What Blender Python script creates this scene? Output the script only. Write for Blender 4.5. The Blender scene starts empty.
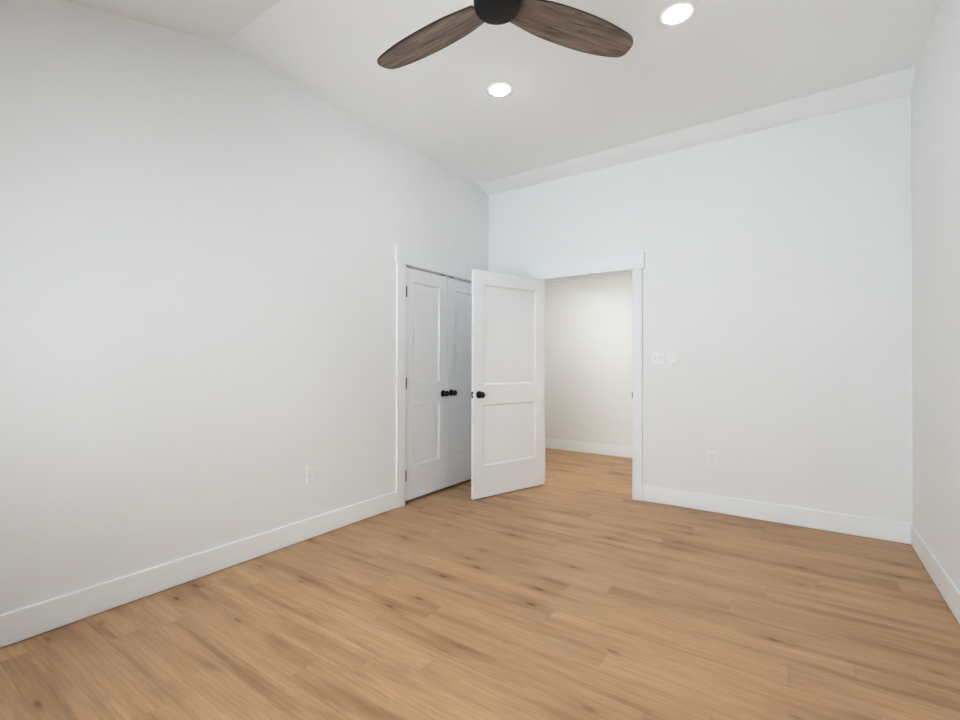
import bpy, bmesh, math, random
from mathutils import Vector, Matrix
S = bpy.context.scene
COL = S.collection
PI = math.pi

# ------------------------------------------------------------------ camera
F_PX, YAW, PITCH, ROLL, CAM_H = 468.57, 0.6020, 0.0078, 0.0021, 1.209
cam = bpy.data.cameras.new('camera')
cam.sensor_width = 36.0
cam.lens = F_PX / 960 * 36
cam.clip_start = 0.02
camo = bpy.data.objects.new('camera', cam)
COL.objects.link(camo)
fw = Vector((-math.sin(YAW) * math.cos(PITCH), math.cos(YAW) * math.cos(PITCH), math.sin(PITCH)))
rt = Vector((math.cos(YAW), math.sin(YAW), 0))
up = rt.cross(fw)
r2 = math.cos(ROLL) * rt + math.sin(ROLL) * up
u2 = -math.sin(ROLL) * rt + math.cos(ROLL) * up
camo.matrix_world = Matrix(((r2.x, u2.x, -fw.x, 0), (r2.y, u2.y, -fw.y, 0), (r2.z, u2.z, -fw.z, CAM_H), (0, 0, 0, 1)))
S.camera = camo

# ------------------------------------------------------------------ light and exposure
SKY = 12.0             # overcast sky outside the added window behind the camera
LAMP = 98.0           # recessed lamps of the room
HALL = 400.0           # recessed lamps of the hall
S.view_settings.view_transform = 'Standard'
S.view_settings.look = 'None'
S.view_settings.gamma = 1.0
S.view_settings.use_curve_mapping = False
S.view_settings.exposure = -0.23
S.cycles.diffuse_bounces = 8
S.cycles.max_bounces = 14
S.cycles.caustics_reflective = False
S.cycles.caustics_refractive = False
w = bpy.data.worlds.new('sky')
S.world = w
w.use_nodes = True
bg = w.node_tree.nodes['Background']
bg.inputs[0].default_value = (0.885, 0.975, 1.05, 1)
bg.inputs[1].default_value = SKY

# ------------------------------------------------------------------ room dimensions
XL, XR, YB, YN = -2.804, 0.611, 4.241, -0.80      # wall faces
TB = 0.10                                         # back wall thickness
T = 0.12                                          # wall thickness
BB_H, BB_T = 0.142, 0.014                         # baseboard
OX0, OX1, OZ = -2.172, -1.2525, 2.050             # entry opening
CY0, CY1, CZ = 2.942, 4.092, 2.052                # closet opening
HY, HZ = 6.064, 2.44                              # hall back wall, hall ceiling
HX0, HX1 = -4.30, 0.90
CLX = -3.50                                       # back of closet
TILT = 0.03                                      # the flat of the ceiling rises to the right


def ceil_profile(x):
    k = (x - XL) / (XR - XL)
    dz = TILT * k
    zc = 3.093 + dz
    yk = 4.04 + 0.01 * k
    s = 0.298
    return [(YN, zc - s * (1.407 - YN)), (1.407, zc), (yk, zc), (YB, 3.034)]


def ceil_z(x, y):
    p = ceil_profile(x)
    for (a, za), (b, zb) in zip(p, p[1:]):
        if a <= y <= b:
            return za + (zb - za) * (y - a) / (b - a)
    return p[-1][1] if y > p[-1][0] else p[0][1]


# ------------------------------------------------------------------ material helpers
def new_mat(name):
    m = bpy.data.materials.new(name)
    m.use_nodes = True
    nt = m.node_tree
    return m, nt, nt.nodes['Principled BSDF']


def N(nt, t, **kw):
    n = nt.nodes.new(t)
    for k, v in kw.items():
        setattr(n, k, v)
    return n


def math_node(nt, op, a, b=None, c=None):
    n = nt.nodes.new('ShaderNodeMath')
    n.operation = op
    for i, v in enumerate((a, b, c)):
        if v is None:
            continue
        if isinstance(v, (int, float)):
            n.inputs[i].default_value = v
        else:
            nt.links.new(v, n.inputs[i])
    return n.outputs[0]


def paint(name, col, rough=0.5, bump=0.0, scale=220.0, spec=0.3):
    m, nt, b = new_mat(name)
    tc = N(nt, 'ShaderNodeTexCoord')
    nz = N(nt, 'ShaderNodeTexNoise')
    nz.inputs['Scale'].default_value = 1.3
    nz.inputs['Detail'].default_value = 3
    nt.links.new(tc.outputs['Object'], nz.inputs['Vector'])
    mx = N(nt, 'ShaderNodeMix', data_type='RGBA')
    mx.inputs[6].default_value = (*[c * 0.985 for c in col], 1)
    mx.inputs[7].default_value = (*[min(1, c * 1.015) for c in col], 1)
    nt.links.new(nz.outputs[0], mx.inputs[0])
    nt.links.new(mx.outputs[2], b.inputs['Base Color'])
    b.inputs['Roughness'].default_value = rough
    b.inputs['Specular IOR Level'].default_value = spec
    if bump:
        n2 = N(nt, 'ShaderNodeTexNoise')
        n2.inputs['Scale'].default_value = scale
        n2.inputs['Detail'].default_value = 2
        nt.links.new(tc.outputs['Object'], n2.inputs['Vector'])
        bp = N(nt, 'ShaderNodeBump')
        bp.inputs['Strength'].default_value = bump
        bp.inputs['Distance'].default_value = 0.001
        nt.links.new(n2.outputs[0], bp.inputs['Height'])
        nt.links.new(bp.outputs[0], b.inputs['Normal'])
    return m


WALL = paint('wall_paint', (0.815, 0.825, 0.82), 0.75, 0.12)
CEIL = paint('ceiling_paint', (0.87, 0.885, 0.89), 0.85, 0.12)
TRIM = paint('trim_paint', (0.812, 0.832, 0.838), 0.38)
TRIM_LIT = paint('trim_paint_lit', (0.865, 0.895, 0.91), 0.38)  # same paint as the trim, with brighter light put into its colour
DOOR = paint('door_paint', (0.83, 0.84, 0.845), 0.36)
PLASTIC = paint('white_plastic', (0.85, 0.855, 0.85), 0.35)
SLOT = paint('slot_grey', (0.25, 0.25, 0.25), 0.6)
GAP = paint('gap_grey', (0.5, 0.5, 0.5), 0.6)
BLACK = paint('matte_black_metal', (0.008, 0.008, 0.0085), 0.5, spec=0.25)
STEEL = paint('satin_steel', (0.45, 0.45, 0.44), 0.4)
STEEL.node_tree.nodes['Principled BSDF'].inputs['Metallic'].default_value = 1.0


def floor_mat():
    m, nt, b = new_mat('oak_plank')
    L = nt.links.new
    tc = N(nt, 'ShaderNodeTexCoord')
    sp = N(nt, 'ShaderNodeSeparateXYZ')
    L(tc.outputs['Object'], sp.inputs[0])
    X, Y = sp.outputs[0], sp.outputs[1]
    PW, PL = 0.150, 1.22
    yr = math_node(nt, 'DIVIDE', math_node(nt, 'ADD', Y, 10.03), PW)
    row = math_node(nt, 'FLOOR', yr)
    wn = N(nt, 'ShaderNodeTexWhiteNoise', noise_dimensions='1D')
    L(row, wn.inputs['W'])
    xs = math_node(nt, 'DIVIDE', math_node(nt, 'ADD', X, math_node(nt, 'MULTIPLY_ADD', wn.outputs[0], PL, 20.0)), PL)
    col = math_node(nt, 'FLOOR', xs)
    cid = N(nt, 'ShaderNodeCombineXYZ')
    L(row, cid.inputs[0]); L(col, cid.inputs[1])
    wp = N(nt, 'ShaderNodeTexWhiteNoise', noise_dimensions='2D')
    L(cid.outputs[0], wp.inputs['Vector'])
    rnd = wp.outputs[0]

    def stretched(sx, sy, k):
        c = N(nt, 'ShaderNodeCombineXYZ')
        L(math_node(nt, 'MULTIPLY', X, sx), c.inputs[0])
        L(math_node(nt, 'MULTIPLY', Y, sy), c.inputs[1])
        L(math_node(nt, 'MULTIPLY', rnd, k), c.inputs[2])
        return c.outputs[0]

    def noise(vec, scale, detail=4, rough=0.55, dist=0.0):
        n = N(nt, 'ShaderNodeTexNoise')
        n.inputs['Scale'].default_value = scale
        n.inputs['Detail'].default_value = detail
        n.inputs['Roughness'].default_value = rough
        n.inputs['Distortion'].default_value = dist
        L(vec, n.inputs['Vector'])
        return n.outputs[0]

    def ramp(v, *stops):
        r = N(nt, 'ShaderNodeValToRGB')
        e = r.color_ramp.elements
        while len(e) < len(stops):
            e.new(0.5)
        for el, (p, c) in zip(e, stops):
            el.position = p
            el.color = (*c, 1) if isinstance(c, tuple) else (c, c, c, 1)
        L(v, r.inputs[0])
        return r.outputs[0]

    def mix(mode, fac, a, bb):
        n = N(nt, 'ShaderNodeMix', data_type='RGBA', blend_type=mode)
        for i, v in ((0, fac), (6, a), (7, bb)):
            if isinstance(v, (int, float)):
                n.inputs[i].default_value = v
            elif isinstance(v, tuple):
                n.inputs[i].default_value = (*v, 1)
            else:
                L(v, n.inputs[i])
        return n.outputs[2]

    # broad figure: soft streaks that run along the plank
    broad = noise(stretched(0.95, 8.5, 37.0), 1.25, 2.5, 0.5, 0.35)
    fine = noise(stretched(3.2, 42.0, 51.0), 1.6, 6, 0.66, 0.8)
    c = ramp(broad, (0.28, (0.365, 0.198, 0.094)), (0.45, (0.535, 0.313, 0.160)), (0.70, (0.615, 0.374, 0.202)))
    c = mix('MULTIPLY', 0.62, c, ramp(fine, (0.32, 0.66), (0.60, 1.0)))
    # each plank its own tone
    c = mix('MULTIPLY', 1.0, c, ramp(rnd, (0.0, (0.93, 0.92, 0.91)), (1.0, (1.04, 1.04, 1.04))))
    # cathedral grain
    wv = N(nt, 'ShaderNodeTexWave', wave_type='RINGS', rings_direction='X')
    wv.inputs['Scale'].default_value = 1.0
    wv.inputs['Distortion'].default_value = 5.5
    wv.inputs['Detail'].default_value = 3
    wv.inputs['Detail Scale'].default_value = 1.2
    L(stretched(1.1, 17.0, 23.0), wv.inputs['Vector'])
    c = mix('MULTIPLY', 0.22, c, ramp(wv.outputs['Fac'], (0.0, 0.62), (0.28, 1.0)))
    # knots
    kn = N(nt, 'ShaderNodeTexVoronoi', feature='F1', voronoi_dimensions='2D')
    kn.inputs['Scale'].default_value = 1.0
    L(stretched(1.9, 5.2, 9.0), kn.inputs['Vector'])
    halo = ramp(kn.outputs['Distance'], (0.03, 0.0), (0.30, 1.0))
    ks = N(nt, 'ShaderNodeSeparateXYZ')
    L(kn.outputs['Color'], ks.inputs[0])
    gk = math_node(nt, 'MULTIPLY', math_node(nt, 'GREATER_THAN', ks.outputs[0], 0.62), math_node(nt, 'MULTIPLY_ADD', ks.outputs[1], 0.6, 0.4))
    kf = math_node(nt, 'MULTIPLY', math_node(nt, 'SUBTRACT', 1.0, halo), gk)
    c = mix('MULTIPLY', kf, c, (0.74, 0.67, 0.60))
    core = math_node(nt, 'MULTIPLY', math_node(nt, 'SUBTRACT', 1.0, ramp(kn.outputs['Distance'], (0.022, 0.0), (0.075, 1.0))), gk)
    c = mix('MULTIPLY', core, c, (0.45, 0.36, 0.29))
    # seams
    fy = math_node(nt, 'FRACT', yr)
    ey = math_node(nt, 'MINIMUM', fy, math_node(nt, 'SUBTRACT', 1.0, fy))
    fx = math_node(nt, 'FRACT', xs)
    ex = math_node(nt, 'MINIMUM', fx, math_node(nt, 'SUBTRACT', 1.0, fx))
    em = math_node(nt, 'MINIMUM', math_node(nt, 'MULTIPLY', ey, PW), math_node(nt, 'MULTIPLY', ex, PL))
    seam = math_node(nt, 'SUBTRACT', 1.0, math_node(nt, 'MINIMUM', 1.0, math_node(nt, 'DIVIDE', em, 0.0014)))
    c = mix('MULTIPLY', math_node(nt, 'MULTIPLY', seam, 0.45), c, (0.45, 0.38, 0.33))
    L(c, b.inputs['Base Color'])
    rr = N(nt, 'ShaderNodeMapRange')
    rr.inputs['To Min'].default_value = 0.42
    rr.inputs['To Max'].default_value = 0.56
    L(fine, rr.inputs[0])
    L(rr.outputs[0], b.inputs['Roughness'])
    b.inputs['Specular IOR Level'].default_value = 0.35
    bp = N(nt, 'ShaderNodeBump')
    bp.inputs['Strength'].default_value = 0.10
    bp.inputs['Distance'].default_value = 0.001
    L(math_node(nt, 'SUBTRACT', fine, math_node(nt, 'MULTIPLY', seam, 1.5)), bp.inputs['Height'])
    L(bp.outputs[0], b.inputs['Normal'])
    return m


FLOOR = floor_mat()


def blade_mat():
    m, nt, b = new_mat('walnut_blade')
    L = nt.links.new
    tc = N(nt, 'ShaderNodeTexCoord')
    oi = N(nt, 'ShaderNodeObjectInfo')
    mp = N(nt, 'ShaderNodeMapping')
    mp.inputs['Scale'].default_value = (2.6, 34, 10)
    L(tc.outputs['Object'], mp.inputs[0])
    ad = N(nt, 'ShaderNodeVectorMath', operation='ADD')
    L(mp.outputs[0], ad.inputs[0])
    cx = N(nt, 'ShaderNodeCombineXYZ')
    L(math_node(nt, 'MULTIPLY', oi.outputs['Random'], 40.0), cx.inputs[2])
    L(cx.outputs[0], ad.inputs[1])
    nz = N(nt, 'ShaderNodeTexNoise')
    nz.inputs['Scale'].default_value = 1.5
    nz.inputs['Detail'].default_value = 6
    nz.inputs['Roughness'].default_value = 0.62
    nz.inputs['Distortion'].default_value = 0.7
    L(ad.outputs[0], nz.inputs['Vector'])
    r = N(nt, 'ShaderNodeValToRGB')
    e = r.color_ramp.elements
    e.new(0.5)
    for el, (p, c) in zip(e, ((0.32, (0.048, 0.030, 0.021)), (0.48, (0.150, 0.103, 0.078)), (0.68, (0.285, 0.215, 0.170)))):
        el.position = p
        el.color = (*c, 1)
    L(nz.outputs[0], r.inputs[0])
    L(r.outputs[0], b.inputs['Base Color'])
    b.inputs['Roughness'].default_value = 0.55
    return m


BLADE = blade_mat()
BLADE_EDGE = paint('dark_walnut_edge', (0.022, 0.016, 0.013), 0.5)


def emit(name, col, s):
    m, nt, b = new_mat(name)
    b.inputs['Base Color'].default_value = (0.8, 0.8, 0.8, 1)
    b.inputs['Emission Color'].default_value = (*col, 1)
    b.inputs['Emission Strength'].default_value = s
    return m


LAMP_M = emit('lamp_diffuser', (0.905, 0.983, 1.05), LAMP)
HALL_M = emit('hall_lamp_diffuser', (0.96, 1.0, 1.0), HALL)


def glass_mat():
    m = bpy.data.materials.new('window_glass')
    m.use_nodes = True
    nt = m.node_tree
    nt.nodes.clear()
    o = N(nt, 'ShaderNodeOutputMaterial')
    t = N(nt, 'ShaderNodeBsdfTransparent')
    g = N(nt, 'ShaderNodeBsdfGlossy')
    g.inputs['Roughness'].default_value = 0.02
    fr = N(nt, 'ShaderNodeFresnel')
    fr.inputs[0].default_value = 1.45
    mx = N(nt, 'ShaderNodeMixShader')
    nt.links.new(fr.outputs[0], mx.inputs[0])
    nt.links.new(t.outputs[0], mx.inputs[1])
    nt.links.new(g.outputs[0], mx.inputs[2])
    nt.links.new(mx.outputs[0], o.inputs[0])
    return m


GLASS = glass_mat()


# ------------------------------------------------------------------ geometry helpers
def add_box(bm, x0, x1, y0, y1, z0, z1, mi=0):
    vs = [bm.verts.new((x, y, z)) for z in (z0, z1) for y in (y0, y1) for x in (x0, x1)]
    for f in ((0, 2, 3, 1), (4, 5, 7, 6), (0, 1, 5, 4), (2, 6, 7, 3), (0, 4, 6, 2), (1, 3, 7, 5)):
        bm.faces.new([vs[i] for i in f]).material_index = mi
    return bm


def box(*a):
    return add_box(bmesh.new(), *a)


def add_prism(bm, pts, axis, a, b):
    """polygon pts in the two other axes, extruded from a to b along axis (0 x, 1 y, 2 z)"""
    def P(p, t):
        if axis == 0:
            return (t, p[0], p[1])
        if axis == 1:
            return (p[0], t, p[1])
        return (p[0], p[1], t)
    A = [bm.verts.new(P(p, a)) for p in pts]
    B = [bm.verts.new(P(p, b)) for p in pts]
    n = len(pts)
    bm.faces.new(A)
    bm.faces.new(B[::-1])
    for i in range(n):
        bm.faces.new((A[i], B[i], B[(i + 1) % n], A[(i + 1) % n]))
    return bm


def add_lathe(bm, prof, seg=40, mat=None):
    """profile (r, h) turned about local z"""
    rings = []
    for r, h in prof:
        if r < 1e-6:
            rings.append([bm.verts.new((0, 0, h))])
        else:
            rings.append([bm.verts.new((r * math.cos(2 * PI * i / seg), r * math.sin(2 * PI * i / seg), h)) for i in range(seg)])
    for a, b in zip(rings, rings[1:]):
        for i in range(seg):
            j = (i + 1) % seg
            if len(a) == 1 and len(b) == 1:
                continue
            if len(a) == 1:
                bm.faces.new((a[0], b[j], b[i]))
            elif len(b) == 1:
                bm.faces.new((a[i], a[j], b[0]))
            else:
                bm.faces.new((a[i], a[j], b[j], b[i]))
    for ring in (rings[0], rings[-1]):
        if len(ring) > 1:
            bm.faces.new(ring)
    return bm


def obj(name, bm, mat, parent=None, loc=(0, 0, 0), rot=(0, 0, 0), smooth=False, bevel=0.0, seg=2):
    bmesh.ops.recalc_face_normals(bm, faces=bm.faces)
    me = bpy.data.meshes.new(name)
    bm.to_mesh(me)
    bm.free()
    for mm in (mat if isinstance(mat, (list, tuple)) else [mat]):
        me.materials.append(mm)
    o = bpy.data.objects.new(name, me)
    COL.objects.link(o)
    o.location = loc
    o.rotation_euler = rot
    if parent:
        o.parent = parent
    if bevel:
        md = o.modifiers.new('bevel', 'BEVEL')
        md.width = bevel
        md.segments = seg
        md.limit_method = 'ANGLE'
        md.angle_limit = math.radians(40)
    if smooth:
        for p in me.polygons:
            p.use_smooth = True
        md = o.modifiers.new('edges', 'EDGE_SPLIT')
        md.split_angle = math.radians(38)
    return o


def struct(name, bm, mat, label=None, **kw):
    o = obj(name, bm, mat, **kw)
    o['kind'] = 'structure'
    if label:
        o['label'] = label
    return o


def thing(name, label, cat, loc=(0, 0, 0), rot=(0, 0, 0), group=None, kind=None):
    o = bpy.data.objects.new(name, None)
    o.empty_display_size = 0.05
    COL.objects.link(o)
    o.location = loc
    o.rotation_euler = rot
    o['label'] = label
    o['category'] = cat
    if group:
        o['group'] = group
    if kind:
        o['kind'] = kind
    return o


# ------------------------------------------------------------------ the shell
struct('floor', box(HX0 - T, HX1 + T, YN - T, HY + T, -0.10, 0.0), FLOOR, 'light oak plank floor running on into the hall')

# ceiling: flat middle, sloping towards the near wall and, in a short strip, down to the back wall
bm = bmesh.new()
pl, pr = ceil_profile(XL), ceil_profile(XR)
lo = [[bm.verts.new((XL, y, z)) for y, z in pl], [bm.verts.new((XR, y, z)) for y, z in pr]]
hi = [[bm.verts.new((XL, y, z + 0.1)) for y, z in pl], [bm.verts.new((XR, y, z + 0.1)) for y, z in pr]]
for i in range(3):
    bm.faces.new((lo[0][i], lo[0][i + 1], lo[1][i + 1], lo[1][i]))
    bm.faces.new((hi[0][i], hi[1][i], hi[1][i + 1], hi[0][i + 1]))
    for s in (0, 1):
        bm.faces.new((lo[s][i], hi[s][i], hi[s][i + 1], lo[s][i + 1]))
for i in (0, 3):
    bm.faces.new((lo[0][i], lo[1][i], hi[1][i], hi[0][i]))
struct('ceiling', bm, CEIL, 'white vaulted ceiling with a flat middle')


def top_poly(x, y0, y1, z0, extra=0.1):
    ys = [y0] + [p[0] for p in ceil_profile(x) if y0 < p[0] < y1] + [y1]
    return [(y0, z0)] + [(y1, z0)] + [(y, ceil_z(x, y) + extra) for y in reversed(ys)]


# left wall, with the closet opening
bm = bmesh.new()
add_prism(bm, top_poly(XL, YN - T, CY0, 0), 0, XL - T, XL)
add_prism(bm, top_poly(XL, CY0, CY1, CZ), 0, XL - T, XL)
add_prism(bm, top_poly(XL, CY1, YB + TB, 0), 0, XL - T, XL)
struct('wall_left', bm, WALL, 'white left wall with the closet opening')

# right wall
bm = bmesh.new()
add_prism(bm, top_poly(XR, YN - T, YB + TB, 0), 0, XR, XR + T)
struct('wall_right', bm, WALL, 'white right wall')

# back wall, with the entry opening
bm = bmesh.new()
zt = 3.034 + 0.1
add_box(bm, XL, OX0, YB, YB + TB, 0, zt)
add_box(bm, OX0, OX1, YB, YB + TB, OZ, zt)
add_box(bm, OX1, XR, YB, YB + TB, 0, zt)
struct('wall_back', bm, WALL, 'white back wall with the doorway')

# near wall behind the camera, with the added window
NX0, NX1, NZ0, NZ1 = -2.30, -0.15, 0.45, 2.12
bm = bmesh.new()
zn = max(ceil_z(XL, YN), ceil_z(XR, YN)) + 0.1
add_box(bm, XL, NX0, YN - T, YN, 0, zn)
add_box(bm, NX1, XR, YN - T, YN, 0, zn)
add_box(bm, NX0, NX1, YN - T, YN, NZ1, zn)
add_box(bm, NX0, NX1, YN - T, YN, 0, NZ0)
struct('wall_near', bm, WALL, 'white wall behind the camera with an added window')

# hall shell
struct('wall_hall_back', box(HX0, HX1, HY, HY + T, 0, HZ + 0.1), WALL, 'white hall wall seen through the doorway')
struct('wall_hall_left', box(HX0 - T, HX0, YB + TB, HY + T, 0, HZ + 0.1), WALL)
struct('wall_hall_right', box(HX1, HX1 + T, YB + TB, HY + T, 0, HZ + 0.1), WALL)
bm = box(HX0 - T, XL - T, YB, YB + TB, 0, HZ + 0.1)
add_box(bm, XR + T, HX1 + T, YB, YB + TB, 0, HZ + 0.1)
struct('wall_hall_front', bm, WALL)
struct('ceiling_hall', box(HX0, HX1, YB + TB, HY, HZ, HZ + 0.1), CEIL)
# closet shell
bm = box(CLX - T, CLX, CY0 - 0.3, YB, 0, 2.44)
add_box(bm, CLX, XL - T, CY0 - 0.3 - T, CY0 - 0.3, 0, 2.44)
struct('wall_closet', bm, WALL)
struct('ceiling_closet', box(CLX - T, XL - T, CY0 - 0.3 - T, YB, 2.44, 2.54), CEIL)


# ------------------------------------------------------------------ added window (unseen behind the camera, put in to bring daylight)
def window(name, axis, face, out, a0, a1, z0, z1):
    """axis 0: in a wall of constant x; axis 1: constant y; out = outward sign"""
    def bx(bm, u0, u1, d0, d1, za, zb):
        lo_, hi_ = sorted((face + out * d0, face + out * d1))
        if axis == 0:
            add_box(bm, lo_, hi_, u0, u1, za, zb)
        else:
            add_box(bm, u0, u1, lo_, hi_, za, zb)
    root = thing(name, 'added white framed window out of the picture, %s' % ('in the right wall' if axis == 0 else 'behind the camera'), 'window', kind='structure')
    bm = bmesh.new()
    fwid = 0.045
    bx(bm, a0, a0 + fwid, 0.03, 0.10, z0, z1)
    bx(bm, a1 - fwid, a1, 0.03, 0.10, z0, z1)
    bx(bm, a0 + fwid, a1 - fwid, 0.03, 0.10, z0, z0 + fwid)
    bx(bm, a0 + fwid, a1 - fwid, 0.03, 0.10, z1 - fwid, z1)
    mid = (a0 + a1) / 2
    bx(bm, mid - 0.025, mid + 0.025, 0.035, 0.095, z0 + fwid, z1 - fwid)
    obj('window_frame', bm, TRIM, root)
    for u0, u1 in ((a0 + fwid, mid - 0.025), (mid + 0.025, a1 - fwid)):
        bm = bmesh.new()
        bx(bm, u0, u1, 0.062, 0.066, z0 + fwid, z1 - fwid)
        obj('pane', bm, GLASS, root)
    bm = bmesh.new()
    bx(bm, a0 - 0.09, a0, -0.018, 0, z0, z1)
    bx(bm, a1, a1 + 0.09, -0.018, 0, z0, z1)
    bx(bm, a0 - 0.11, a1 + 0.11, -0.022, 0, z1, z1 + 0.14)
    bx(bm, a0 - 0.09, a1 + 0.09, -0.018, 0, z0 - 0.12, z0 - 0.02)
    obj('casing', bm, TRIM, root)
    bm = bmesh.new()
    bx(bm, a0 - 0.11, a1 + 0.11, -0.04, 0.03, z0 - 0.02, z0)
    obj('window_sill', bm, TRIM, root)
    # portal: guides the sampling of the sky through this opening, gives no light itself
    ld = bpy.data.lights.new(name + '_portal', 'AREA')
    ld.shape = 'RECTANGLE'
    ld.size, ld.size_y = a1 - a0, z1 - z0
    ld.cycles.is_portal = True
    lo_ = bpy.data.objects.new(name + '_portal', ld)
    COL.objects.link(lo_)
    if axis == 0:
        lo_.location = (face + out * 0.115, mid, (z0 + z1) / 2)
        lo_.rotation_euler = (PI / 2, 0, out * PI / 2)
    else:
        lo_.location = (mid, face + out * 0.115, (z0 + z1) / 2)
        lo_.rotation_euler = (PI / 2, 0, 0 if out > 0 else PI)
    return root


window('added_window_1', 1, YN, -1, NX0, NX1, NZ0, NZ1)


# ------------------------------------------------------------------ baseboards
def bb_x(name, x0, x1, yface, sign, label=None):      # along x, in front of a wall of constant y
    y0, y1 = sorted((yface, yface + sign * BB_T))
    return struct(name, box(x0, x1, y0, y1, 0.003, BB_H), TRIM_LIT, label, bevel=0.005)


def bb_y(name, y0, y1, xface, sign, label=None):
    x0, x1 = sorted((xface, xface + sign * BB_T))
    return struct(name, box(x0, x1, y0, y1, 0.003, BB_H), TRIM_LIT, label, bevel=0.005)


CAS_W = 0.083
ENT_L0, ENT_R1 = OX0 - 0.005 - CAS_W, OX1 + 0.005 + CAS_W
CAS_Y0, CAS_Y1 = CY0 - 0.104, CY1 + 0.1
bb_y('baseboard_left', YN, CAS_Y0, XL, 1, 'white baseboard along the left wall')
bb_y('baseboard_right', YN + BB_T, YB - BB_T, XR, -1, 'white baseboard along the right wall')
bb_x('baseboard_back', ENT_R1, XR, YB, -1, 'white baseboard along the back wall')
bb_x('baseboard_back_corner', XL + 0.018, ENT_L0, YB, -1)
bb_x('baseboard_near', XL + BB_T, XR - BB_T, YN, 1)
bb_x('baseboard_hall', HX0, HX1, HY, -1, 'white baseboard of the hall wall')

# ------------------------------------------------------------------ entry casing and jamb
root = thing('trim_1', 'white flat casing and jamb around the open doorway in the back wall', 'door casing', (OX0, YB, 0), kind='structure')


def at(root, bm):
    bmesh.ops.translate(bm, verts=bm.verts, vec=-Vector(root.location))
    return bm


CT = 0.018
obj('side_casing', at(root, box(OX1 + 0.005, ENT_R1, YB - CT, YB, 0, OZ + 0.004)), TRIM, root, bevel=0.0025)
obj('side_casing', at(root, box(ENT_L0, OX0 - 0.005, YB - CT, YB, 0, OZ + 0.004)), TRIM, root, bevel=0.0025)
obj('head_casing', at(root, box(ENT_L0 - 0.02, ENT_R1 + 0.02, YB - 0.024, YB, OZ + 0.004, OZ + 0.150)), TRIM, root, bevel=0.0025)
jt = 0.012
bm = box(OX0, OX0 + jt * 0.2, YB - 0.002, YB + TB + 0.002, 0, OZ)
add_box(bm, OX1 - jt * 0.2, OX1, YB - 0.002, YB + TB + 0.002, 0, OZ)
add_box(bm, OX0, OX1, YB - 0.002, YB + TB + 0.002, OZ - jt * 0.2, OZ)
jamb = obj('jamb', at(root, bm), TRIM, root)
bm = box(OX0 + 0.0024, OX0 + 0.014, YB + 0.040, YB + 0.075, 0, OZ - 0.0024)
add_box(bm, OX1 - 0.014, OX1 - 0.0024, YB + 0.040, YB + 0.075, 0, OZ - 0.0024)
add_box(bm, OX0 + 0.0024, OX1 - 0.0024, YB + 0.040, YB + 0.075, OZ - 0.014, OZ - 0.0024)
obj('door_stop', at(root, bm), TRIM, root)
bm = box(OX1 - 0.0042, OX1 - 0.0022, YB - 0.003, YB + 0.032, 0.90, 0.96)
add_box(bm, OX1 - 0.0042, OX1 + 0.0045, YB - 0.0055, YB - 0.002, 0.912, 0.948)
obj('strike_plate', at(root, bm), BLACK, root)

# hall-side casing of the same doorway
root = thing('trim_2', 'white casing on the hall side of the doorway', 'door casing', (OX0, YB + TB, 0), kind='structure')
y0, y1 = YB + TB, YB + TB + CT
obj('side_casing', at(root, box(OX1 + 0.005, ENT_R1, y0, y1, 0, OZ + 0.004)), TRIM, root, bevel=0.0025)
obj('side_casing', at(root, box(ENT_L0, OX0 - 0.005, y0, y1, 0, OZ + 0.004)), TRIM, root, bevel=0.0025)
obj('head_casing', at(root, box(ENT_L0 - 0.02, ENT_R1 + 0.02, y0, y1 + 0.006, OZ + 0.004, OZ + 0.150)), TRIM, root, bevel=0.0025)
bb_x('baseboard_hall_front_right', ENT_R1, HX1, YB + TB, 1)
bb_x('baseboard_hall_front_left', HX0, ENT_L0, YB + TB, 1)

# ------------------------------------------------------------------ closet casing and jamb
root = thing('trim_3', 'white flat casing and jamb around the closet doors in the left wall', 'door casing', (XL, CY0, 0), kind='structure')
obj('side_casing', at(root, box(XL, XL + CT, CAS_Y0, CY0 - 0.004, 0, CZ + 0.002)), TRIM, root, bevel=0.0025)
obj('side_casing', at(root, box(XL, XL + CT, CY1 + 0.004, CAS_Y1, 0, CZ + 0.002)), TRIM, root, bevel=0.0025)
obj('head_casing', at(root, box(XL, XL + 0.024, CAS_Y0 - 0.02, CAS_Y1 + 0.015, CZ + 0.002, CZ + 0.15)), TRIM, root, bevel=0.0025)
bm = box(XL - T, XL + 0.001, CY0, CY0 + 0.0024, 0, CZ)
add_box(bm, XL - T, XL + 0.001, CY1 - 0.0024, CY1, 0, CZ)
add_box(bm, XL - T, XL + 0.001, CY0, CY1, CZ - 0.0024, CZ)
obj('jamb', at(root, bm), TRIM, root)
YMID = 3.527
for dy in (-0.062, 0.066):
    bm = box(XL - 0.030, XL + 0.0005, YMID + dy - 0.028, YMID + dy + 0.028, CZ - 0.0098, CZ - 0.0022)
    obj('ball_catch', at(root, bm), BLACK, root)


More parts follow.
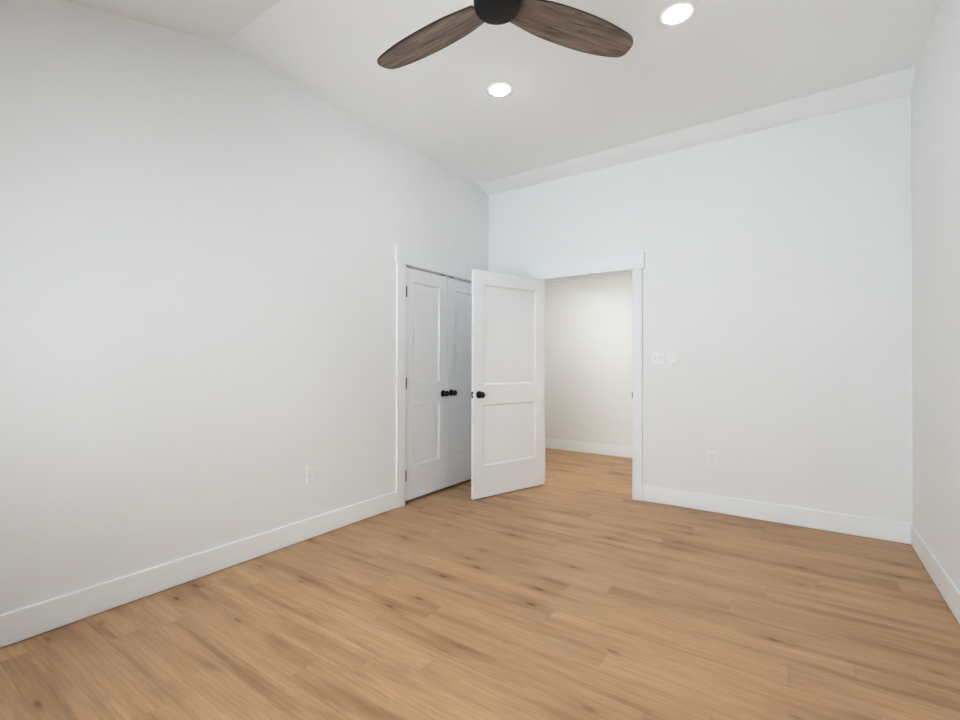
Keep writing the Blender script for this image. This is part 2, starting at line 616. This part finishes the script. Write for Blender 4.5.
# ------------------------------------------------------------------ panel doors
def slab_bm(wd, h, th, us, panels):
    """door slab: local x along the width, y through the thickness (front face at y=0, back at y=th), z up"""
    bm = bmesh.new()
    zs = [0] + [z for p in panels for z in p] + [h]
    xs = [0, us[0], us[1], wd]
    for yy, sg in ((0.0, 1), (th, -1)):
        V = [[bm.verts.new((x, yy, z)) for x in xs] for z in zs]
        for i in range(len(zs) - 1):
            for j in range(3):
                q = [V[i][j], V[i][j + 1], V[i + 1][j + 1], V[i + 1][j]]
                if j == 1 and i % 2 == 1:
                    x0, x1, z0, z1 = xs[1], xs[2], zs[i], zs[i + 1]
                    prev = q
                    for ins, dep in ((0.003, 0.0035), (0.011, 0.0085), (0.013, 0.0100)):
                        r = [bm.verts.new((a, yy + sg * dep, c)) for a, c in
                             ((x0 + ins, z0 + ins), (x1 - ins, z0 + ins), (x1 - ins, z1 - ins), (x0 + ins, z1 - ins))]
                        for k in range(4):
                            bm.faces.new((prev[k], prev[(k + 1) % 4], r[(k + 1) % 4], r[k]))
                        prev = r
                    bm.faces.new(prev)
                else:
                    bm.faces.new(q)
    # edges
    def strip(pts):
        for (a, b) in zip(pts, pts[1:]):
            f = [bm.verts.new((a[0], 0, a[1])), bm.verts.new((b[0], 0, b[1])), bm.verts.new((b[0], th, b[1])), bm.verts.new((a[0], th, a[1]))]
            bm.faces.new(f)
    strip([(x, 0) for x in xs]); strip([(x, h) for x in xs])
    strip([(0, z) for z in zs]); strip([(wd, z) for z in zs])
    bmesh.ops.remove_doubles(bm, verts=bm.verts, dist=1e-5)
    return bm


def rose_bm():
    return add_lathe(bmesh.new(), [(0.0325, 0.0), (0.0325, 0.005), (0.029, 0.008), (0.0, 0.008)])


def knob_bm():
    prof = [(0.0125, 0.007), (0.0115, 0.018), (0.0125, 0.026)]
    for k in range(13):
        a = -PI * 0.36 + (PI * 0.86) * k / 12
        prof.append((max(0.0, 0.0275 * math.cos(a)), 0.046 + 0.0205 * math.sin(a)))
    prof[-1] = (0.0, prof[-1][1])
    return add_lathe(bmesh.new(), prof)


def hinge_bm():
    bm = bmesh.new()
    add_lathe(bm, [(0.0, -0.048), (0.005, -0.048), (0.0080, -0.0455), (0.0080, 0.0455), (0.005, 0.048), (0.0, 0.048)], 16)
    return bm


def knob_on(parent, x, y, z, rot):
    k = obj('knob', knob_bm(), BLACK, parent, (x, y, z), rot, smooth=True)
    k['label'] = 'matte black round knob'
    obj('rose', rose_bm(), BLACK, k, smooth=True)
    return k


# entry door: the face turned to the camera is local y = 0
D = Vector((0.3056, 0.9522, 0))              # from the free edge to the hinge edge
nrm = Vector((0.9522, -0.3056, 0))
hinge_corner = Vector((-2.1141, 4.2160, 0.012))
DW, DH, DT = 0.885, 2.032, 0.035
free = hinge_corner - D * DW
ang = math.atan2(D.y, D.x)
# local x = D, local y must point away from the camera face = -nrm = rot90(D)
door = thing('door_1', 'white two-panel room door standing open into the room with a black knob', 'door', free, (0, 0, ang), kind='structure')
obj('slab', slab_bm(DW, DH, DT, (0.112, DW - 0.125), ((0.281, 0.829), (1.008, 1.910))), DOOR, door, bevel=0.0012, seg=1)
knob_on(door, 0.061, 0.0, 0.921, (PI / 2, 0, 0))
knob_on(door, 0.061, DT, 0.921, (-PI / 2, 0, 0))
bm = box(-0.0012, 0.0005, 0.006, DT - 0.006, 0.892, 0.950)
lp = obj('latch_plate', bm, PLASTIC, door)
lp['label'] = 'pale latch plate on the door edge'
obj('latch_bolt', box(-0.007, -0.001, 0.011, 0.024, 0.912, 0.930), STEEL, lp)
for zz in (0.9035, 0.9385):
    bm = box(-0.0030, -0.0011, 0.005, 0.030, zz - 0.0085, zz + 0.0085)
    obj('plate_screw', bm, BLACK, lp)
for zz in (0.24, 1.02, 1.80):
    obj('hinge', hinge_bm(), BLACK, door, (DW + 0.004, DT + 0.004, zz), smooth=True)['label'] = 'black hinge knuckle'


# closet leaves: front face looks along +x; local x runs along +y of the room, so local y points to -x
def closet_leaf(name, label, ya, yb, mirror):
    wd, h, th = yb - ya, 2.015, 0.035
    r = thing(name, label, 'door', (XL - 0.002, ya, 0.027), (0, 0, PI / 2), kind='structure')
    us = (0.104, wd - 0.112) if not mirror else (0.126, wd - 0.104)
    obj('slab', slab_bm(wd, h, th, us, ((0.290, 0.818), (1.012, 1.896))), DOOR, r, bevel=0.0012, seg=1)
    kx = wd - 0.060 if not mirror else 0.062
    knob_on(r, kx, 0.0, 0.899, (PI / 2, 0, 0))
    hx = -0.001 if not mirror else wd + 0.001
    for zz in (0.222, 1.010, 1.798):
        obj('hinge', hinge_bm(), BLACK, r, (hx, -0.013, zz), smooth=True)['label'] = 'black hinge knuckle'
    return r


closet_leaf('door_2', 'left leaf of the white double closet doors, hinged at the casing', CY0 + 0.004, YMID - 0.0015, False)
closet_leaf('door_3', 'right leaf of the white double closet doors, partly hidden behind the open door', YMID + 0.0015, CY1 - 0.004, True)


# ------------------------------------------------------------------ ceiling fan
FX, FY, FZ = -1.001, 1.574, 2.652
fan_top = ceil_z(FX, FY)
fan = thing('ceiling_fan', 'black ceiling fan with three dark walnut blades on a downrod', 'ceiling fan', (FX, FY, FZ))
obj('motor_housing', add_lathe(bmesh.new(), [(0.0, -0.026), (0.080, -0.026), (0.089, -0.023), (0.0935, -0.016), (0.095, -0.006), (0.095, 0.03), (0.088, 0.055), (0.06, 0.075), (0.028, 0.082), (0.0, 0.082)], 64), BLACK, fan, smooth=True)
obj('downrod', add_lathe(bmesh.new(), [(0.0, 0.08), (0.013, 0.08), (0.013, fan_top - FZ - 0.05), (0.0, fan_top - FZ - 0.05)], 24), BLACK, fan, smooth=True)
hh = fan_top - FZ
obj('canopy', add_lathe(bmesh.new(), [(0.0, hh - 0.062), (0.03, hh - 0.062), (0.055, hh - 0.045), (0.068, hh - 0.012), (0.068, hh), (0.0, hh)], 40), BLACK, fan, smooth=True)


def catmull(pts, n=10):
    out = []
    P = [pts[0]] + pts + [pts[-1]]
    for i in range(1, len(P) - 2):
        p0, p1, p2, p3 = (Vector(q) for q in P[i - 1:i + 3])
        for k in range(n):
            t = k / n
            out.append(0.5 * (2 * p1 + (p2 - p0) * t + (2 * p0 - 5 * p1 + 4 * p2 - p3) * t * t + (3 * p1 - p0 - 3 * p2 + p3) * t ** 3))
    out.append(Vector(pts[-1]))
    return out


def blade_bm():
    A = [(0.085, 0.058), (0.15, 0.071), (0.24, 0.085), (0.36, 0.091), (0.47, 0.090), (0.56, 0.081), (0.63, 0.067), (0.658, 0.053), (0.670, 0.030), (0.670, 0.0)]
    B = [(0.085, -0.054), (0.15, -0.069), (0.24, -0.081), (0.36, -0.084), (0.47, -0.079), (0.56, -0.068), (0.625, -0.054), (0.650, -0.042), (0.665, -0.022), (0.670, 0.0)]
    a, b = catmull(A), catmull(B)
    outline = a + b[::-1][1:]
    bm = bmesh.new()
    th = 0.009
    n = len(outline)
    lo_ = [bm.verts.new((p.x, p.y, -th / 2)) for p in outline]
    hi_ = [bm.verts.new((p.x, p.y, th / 2)) for p in outline]
    bm.faces.new(lo_)
    bm.faces.new(hi_)
    for i in range(n):
        f = bm.faces.new((lo_[i], lo_[(i + 1) % n], hi_[(i + 1) % n], hi_[i]))
        f.material_index = 1
    # a dark rounded rim round the underside
    face = [f for f in bm.faces if len(f.verts) > 4 and f.calc_center_median().z < 0][0]
    r = bmesh.ops.inset_region(bm, faces=[face], thickness=0.005, depth=0.0)
    for f in r['faces']:
        f.material_index = 1
    for v in lo_:
        v.co.z += 0.0025
    return bm


PH = -0.157
first = None
for k, th in enumerate((3.100, 3.100 - 2 * PI / 3, 3.100 + 2 * PI / 3)):
    if first is None:
        first = obj('blade', blade_bm(), [BLADE, BLADE_EDGE], fan)
        first['label'] = 'dark walnut fan blade'
        bl = first
    else:
        bl = first.copy()
        COL.objects.link(bl)
        bl.parent = fan
    bl.rotation_mode = 'QUATERNION'
    M = Matrix.Rotation(th, 3, 'Z') @ Matrix.Rotation(PH, 3, 'X')
    bl.rotation_quaternion = M.to_quaternion()


# ------------------------------------------------------------------ recessed ceiling lights
def lamp(x, y, label, group, mat=LAMP_M, zc=None):
    if zc is None:
        e = 0.02
        zc = ceil_z(x, y)
        dzdx = (ceil_z(x + e, y) - ceil_z(x - e, y)) / (2 * e)
        dzdy = (ceil_z(x, y + e) - ceil_z(x, y - e)) / (2 * e)
        q = Vector((0, 0, 1)).rotation_difference(Vector((-dzdx, -dzdy, 1)).normalized())
        rot = q.to_euler()
    else:
        rot = (0, 0, 0)
    t = thing('recessed_light', label, 'ceiling light', (x, y, zc), rot, group)
    obj('trim_ring', add_lathe(bmesh.new(), [(0.098, 0.0), (0.098, -0.0025), (0.093, -0.005), (0.063, -0.005), (0.0615, 0.0)], 48), PLASTIC, t, smooth=True)
    obj('diffuser', add_lathe(bmesh.new(), [(0.0615, -0.0005), (0.0615, -0.008), (0.056, -0.0125), (0.042, -0.0155), (0.0, -0.0165)], 48), mat, t, smooth=True)
    return t


GR = 'recessed ceiling lights of the room'
lamp(-1.714, 2.730, 'lit round recessed light in the ceiling just below the fan hub', GR)
lamp(-0.5545, 2.688, 'lit round recessed light at the top of the photo, right of the fan', GR)
lamp(-1.706, 0.45, 'lit round recessed light out of the picture, over the left of the camera', GR)
lamp(-0.560, 0.45, 'lit round recessed light out of the picture, over the camera', GR)
lamp(-2.45, 4.92, 'lit round recessed light in the hall, left of the doorway', 'hall ceiling lights', HALL_M, HZ)
lamp(-0.6, 4.85, 'lit round recessed light in the hall, right of the doorway', 'hall ceiling lights', HALL_M, HZ)


# ------------------------------------------------------------------ switches and outlets
def plate_bm(wd, h, th=0.0075):
    return box(-wd / 2, wd / 2, -th, 0, -h / 2, h / 2)


# local frame: wall face at y = 0, out of the wall is -y, x to the right
sw = thing('light_switch', 'white two-gang toggle switch plate right of the doorway', 'light switch', (-1.032, YB, 1.262))
obj('plate', plate_bm(0.116, 0.116), PLASTIC, sw, bevel=0.003)
for dx in (-0.023, 0.023):
    tg = obj('toggle', box(-0.005, 0.005, -0.016, -0.005, -0.011, 0.011), PLASTIC, sw, (dx, 0, 0), (math.radians(18 if dx < 0 else -18), 0, 0), bevel=0.0015)
    for dz in (-0.030, 0.030):
        obj('screw', add_lathe(bmesh.new(), [(0.0, 0.0), (0.003, 0.0), (0.003, 0.0012), (0.0, 0.0012)], 12), STEEL, sw, (dx, -0.0055, dz), (PI / 2, 0, 0))

rc = thing('wall_control', 'narrow thick white wall control beside the two-gang switch', 'wall control', (-0.889, YB, 1.262))
obj('cradle', box(-0.036, 0.036, -0.010, 0, -0.058, 0.058), PLASTIC, rc, bevel=0.003)
rm = obj('handset', box(-0.024, 0.024, -0.026, -0.010, -0.050, 0.050), PLASTIC, rc, bevel=0.004)
for dz in (0.028, 0.008, -0.012):
    obj('button', box(-0.012, 0.012, -0.0275, -0.0255, dz - 0.006, dz + 0.006), PLASTIC, rm, bevel=0.001)


def duplex(label, loc, rz):
    o = thing('wall_outlet', label, 'outlet', loc, (0, 0, rz))
    obj('plate', plate_bm(0.072, 0.118), PLASTIC, o, bevel=0.003)
    for dz in (-0.0195, 0.0195):
        bm = bmesh.new()
        pts = []
        for k in range(32):
            a = 2 * PI * k / 32
            pts.append((0.0172 * math.cos(a), max(-0.0135, min(0.0135, 0.0172 * math.sin(a)))))
        add_prism(bm, pts, 1, -0.0085, -0.005)
        r = obj('receptacle', bm, PLASTIC, o, (0, 0, dz))
        bm = box(-0.0075, -0.0055, -0.0089, -0.0083, -0.001, 0.008)
        add_box(bm, 0.0055, 0.0075, -0.0089, -0.0083, 0.0, 0.007)
        add_box(bm, -0.002, 0.002, -0.0089, -0.0083, -0.0095, -0.006)
        obj('slot', bm, SLOT, r)
    obj('screw', add_lathe(bmesh.new(), [(0.0, 0.0), (0.003, 0.0), (0.003, 0.0012), (0.0, 0.0012)], 12), STEEL, o, (0, -0.0055, 0), (PI / 2, 0, 0))
    return o


def decora(label, loc, rz):
    o = thing('wall_outlet', label, 'outlet', loc, (0, 0, rz))
    obj('plate', plate_bm(0.072, 0.118), PLASTIC, o, bevel=0.003)
    obj('plate_gap', box(-0.0182, 0.0182, -0.0078, -0.006, -0.0352, 0.0352), GAP, o)
    ins = obj('receptacle', box(-0.0165, 0.0165, -0.0095, -0.005, -0.0335, 0.0335), PLASTIC, o, bevel=0.0012)
    bm = bmesh.new()
    for dz in (-0.019, 0.017):
        add_box(bm, -0.0075, -0.0055, -0.0099, -0.0093, dz, dz + 0.009)
        add_box(bm, 0.0055, 0.0075, -0.0099, -0.0093, dz + 0.001, dz + 0.008)
        add_box(bm, -0.002, 0.002, -0.0099, -0.0093, dz - 0.0085, dz - 0.005)
    obj('slot', bm, SLOT, ins)
    return o


decora('white outlet low on the back wall above the baseboard', (-0.601, YB, 0.441), 0)
duplex('white outlet low on the left wall before the closet', (XL, 2.016, 0.446), PI / 2)
